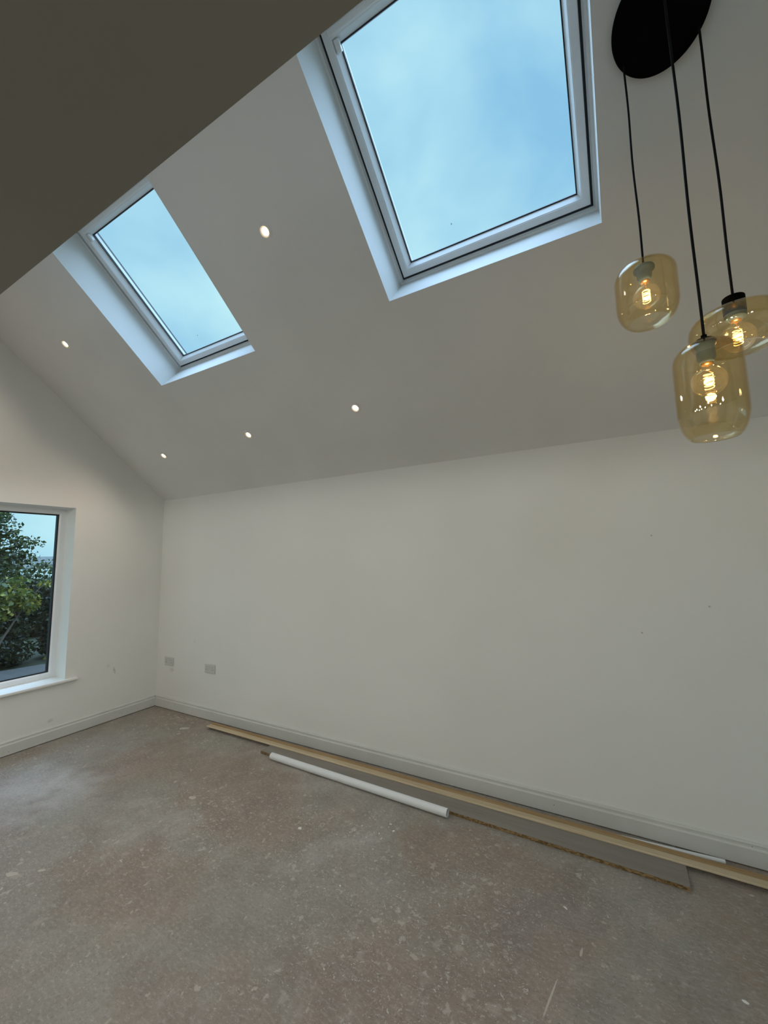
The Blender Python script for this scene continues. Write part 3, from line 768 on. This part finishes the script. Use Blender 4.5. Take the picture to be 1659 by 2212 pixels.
plant('garden_tree', (-7.2, -0.3, G), bl, 5200, 0.085, M_leaf_tree, 'leafy tree standing against the sky outside the garden window', 'tree', 5,
      [([(-7.2, -0.3, G), (-7.15, -0.25, 0.7), (-7.05, 0.0, 1.6), (-7.0, 0.1, 2.5)], 0.10, 0.03, 'trunk'),
       ([(-7.1, -0.1, 1.3), (-7.0, 0.5, 1.7), (-6.95, 1.1, 2.0)], 0.035, 0.008, 'branch'), ([(-7.05, 0.0, 1.6), (-7.0, 0.45, 2.1), (-7.0, 0.7, 2.6)], 0.03, 0.008, 'branch')])
bl = [(-4.6, 0.20, 1.00, 0.26, 0.30, 0.24), (-4.6, 0.46, 0.88, 0.22, 0.22, 0.20), (-4.6, 0.02, 0.80, 0.26, 0.24, 0.26), (-4.6, 0.70, 1.20, 0.14, 0.12, 0.09), (-4.6, 0.28, 1.26, 0.14, 0.18, 0.07)]
plant('garden_shrub', (-4.7, 0.1, G), bl, 900, 0.085, M_leaf_bright, 'yellow-green large-leaved shrub seen low in the garden window', 'shrub', 6,
      [([(-4.62, 0.0, G), (-4.6, 0.14, 0.25), (-4.58, 0.32, 0.62), (-4.6, 0.5, 0.95)], 0.025, 0.010, 'stem'), ([(-4.58, 0.32, 0.62), (-4.6, 0.2, 1.05)], 0.013, 0.007, 'stem'), ([(-4.6, 0.5, 0.95), (-4.6, 0.70, 1.2)], 0.010, 0.005, 'stem')], 'garden shrubs')
bl = [(-5.6, 1.42, 0.85, 0.40, 0.36, 0.42), (-5.6, 1.40, 0.35, 0.42, 0.38, 0.50), (-5.6, 1.85, 0.5, 0.42, 0.42, 0.6), (-5.45, 1.33, -0.05, 0.5, 0.32, 0.28)]
plant('garden_shrub', (-5.6, 1.35, G), bl, 11000, 0.07, M_leaf_dark, 'dark dense evergreen shrub at the right of the garden window', 'shrub', 7, [([(-5.6, 1.35, G), (-5.6, 1.35, 0.7)], 0.03, 0.015, 'stem')], 'garden shrubs')
bl = [(-5.6, 0.42, 0.30, 0.42, 0.44, 0.55), (-5.6, 0.55, 0.85, 0.40, 0.32, 0.36), (-5.6, -0.3, 0.5, 0.45, 0.5, 0.7), (-5.45, 0.52, -0.05, 0.5, 0.38, 0.28)]
plant('garden_shrub', (-5.6, 0.3, G), bl, 12000, 0.07, M_leaf_dark, 'shadowy dark shrub behind the yellow-green leaves', 'shrub', 8, [([(-5.6, 0.3, G), (-5.6, 0.3, 0.5)], 0.03, 0.015, 'stem')], 'garden shrubs')
bl = [(-4.72, 1.00, -0.02, 0.10, 0.12, 0.14), (-4.75, 0.98, -0.18, 0.12, 0.16, 0.10)]
plant('garden_shrub', (-4.72, 0.98, G), bl, 420, 0.045, M_leaf_bright, 'small light green plant by the terrace edge', 'shrub', 9, [([(-4.72, 0.98, G), (-4.72, 1.0, 0.0)], 0.012, 0.006, 'stem')], 'garden shrubs')
bl = [(-8.9, 2.1, 0.35, 0.6, 0.9, 0.75), (-8.9, 2.5, 0.0, 0.6, 0.8, 0.35), (-8.9, 1.7, 0.0, 0.6, 0.8, 0.35)]
plant('garden_shrub', (-8.9, 2.1, G), bl, 9000, 0.10, M_leaf_dark, 'broad dark shrub filling the gap behind the two evergreens', 'shrub', 12, [([(-8.9, 2.1, G), (-8.9, 2.1, 0.4)], 0.04, 0.02, 'stem')], 'garden shrubs')
bl = [(-24, 6 + 2.2 * k, 0.7 + 0.2 * math.sin(k * 1.7), 1.5, 1.5, 0.9) for k in range(4)]
plant('hedge_row', (-24, 9, G), bl, 2600, 0.22, M_leaf_tree, 'far hedge line below the hazy hill', 'hedge', 10, [([(-24, 9, G), (-24, 9, 0.6)], 0.08, 0.04, 'stem')])
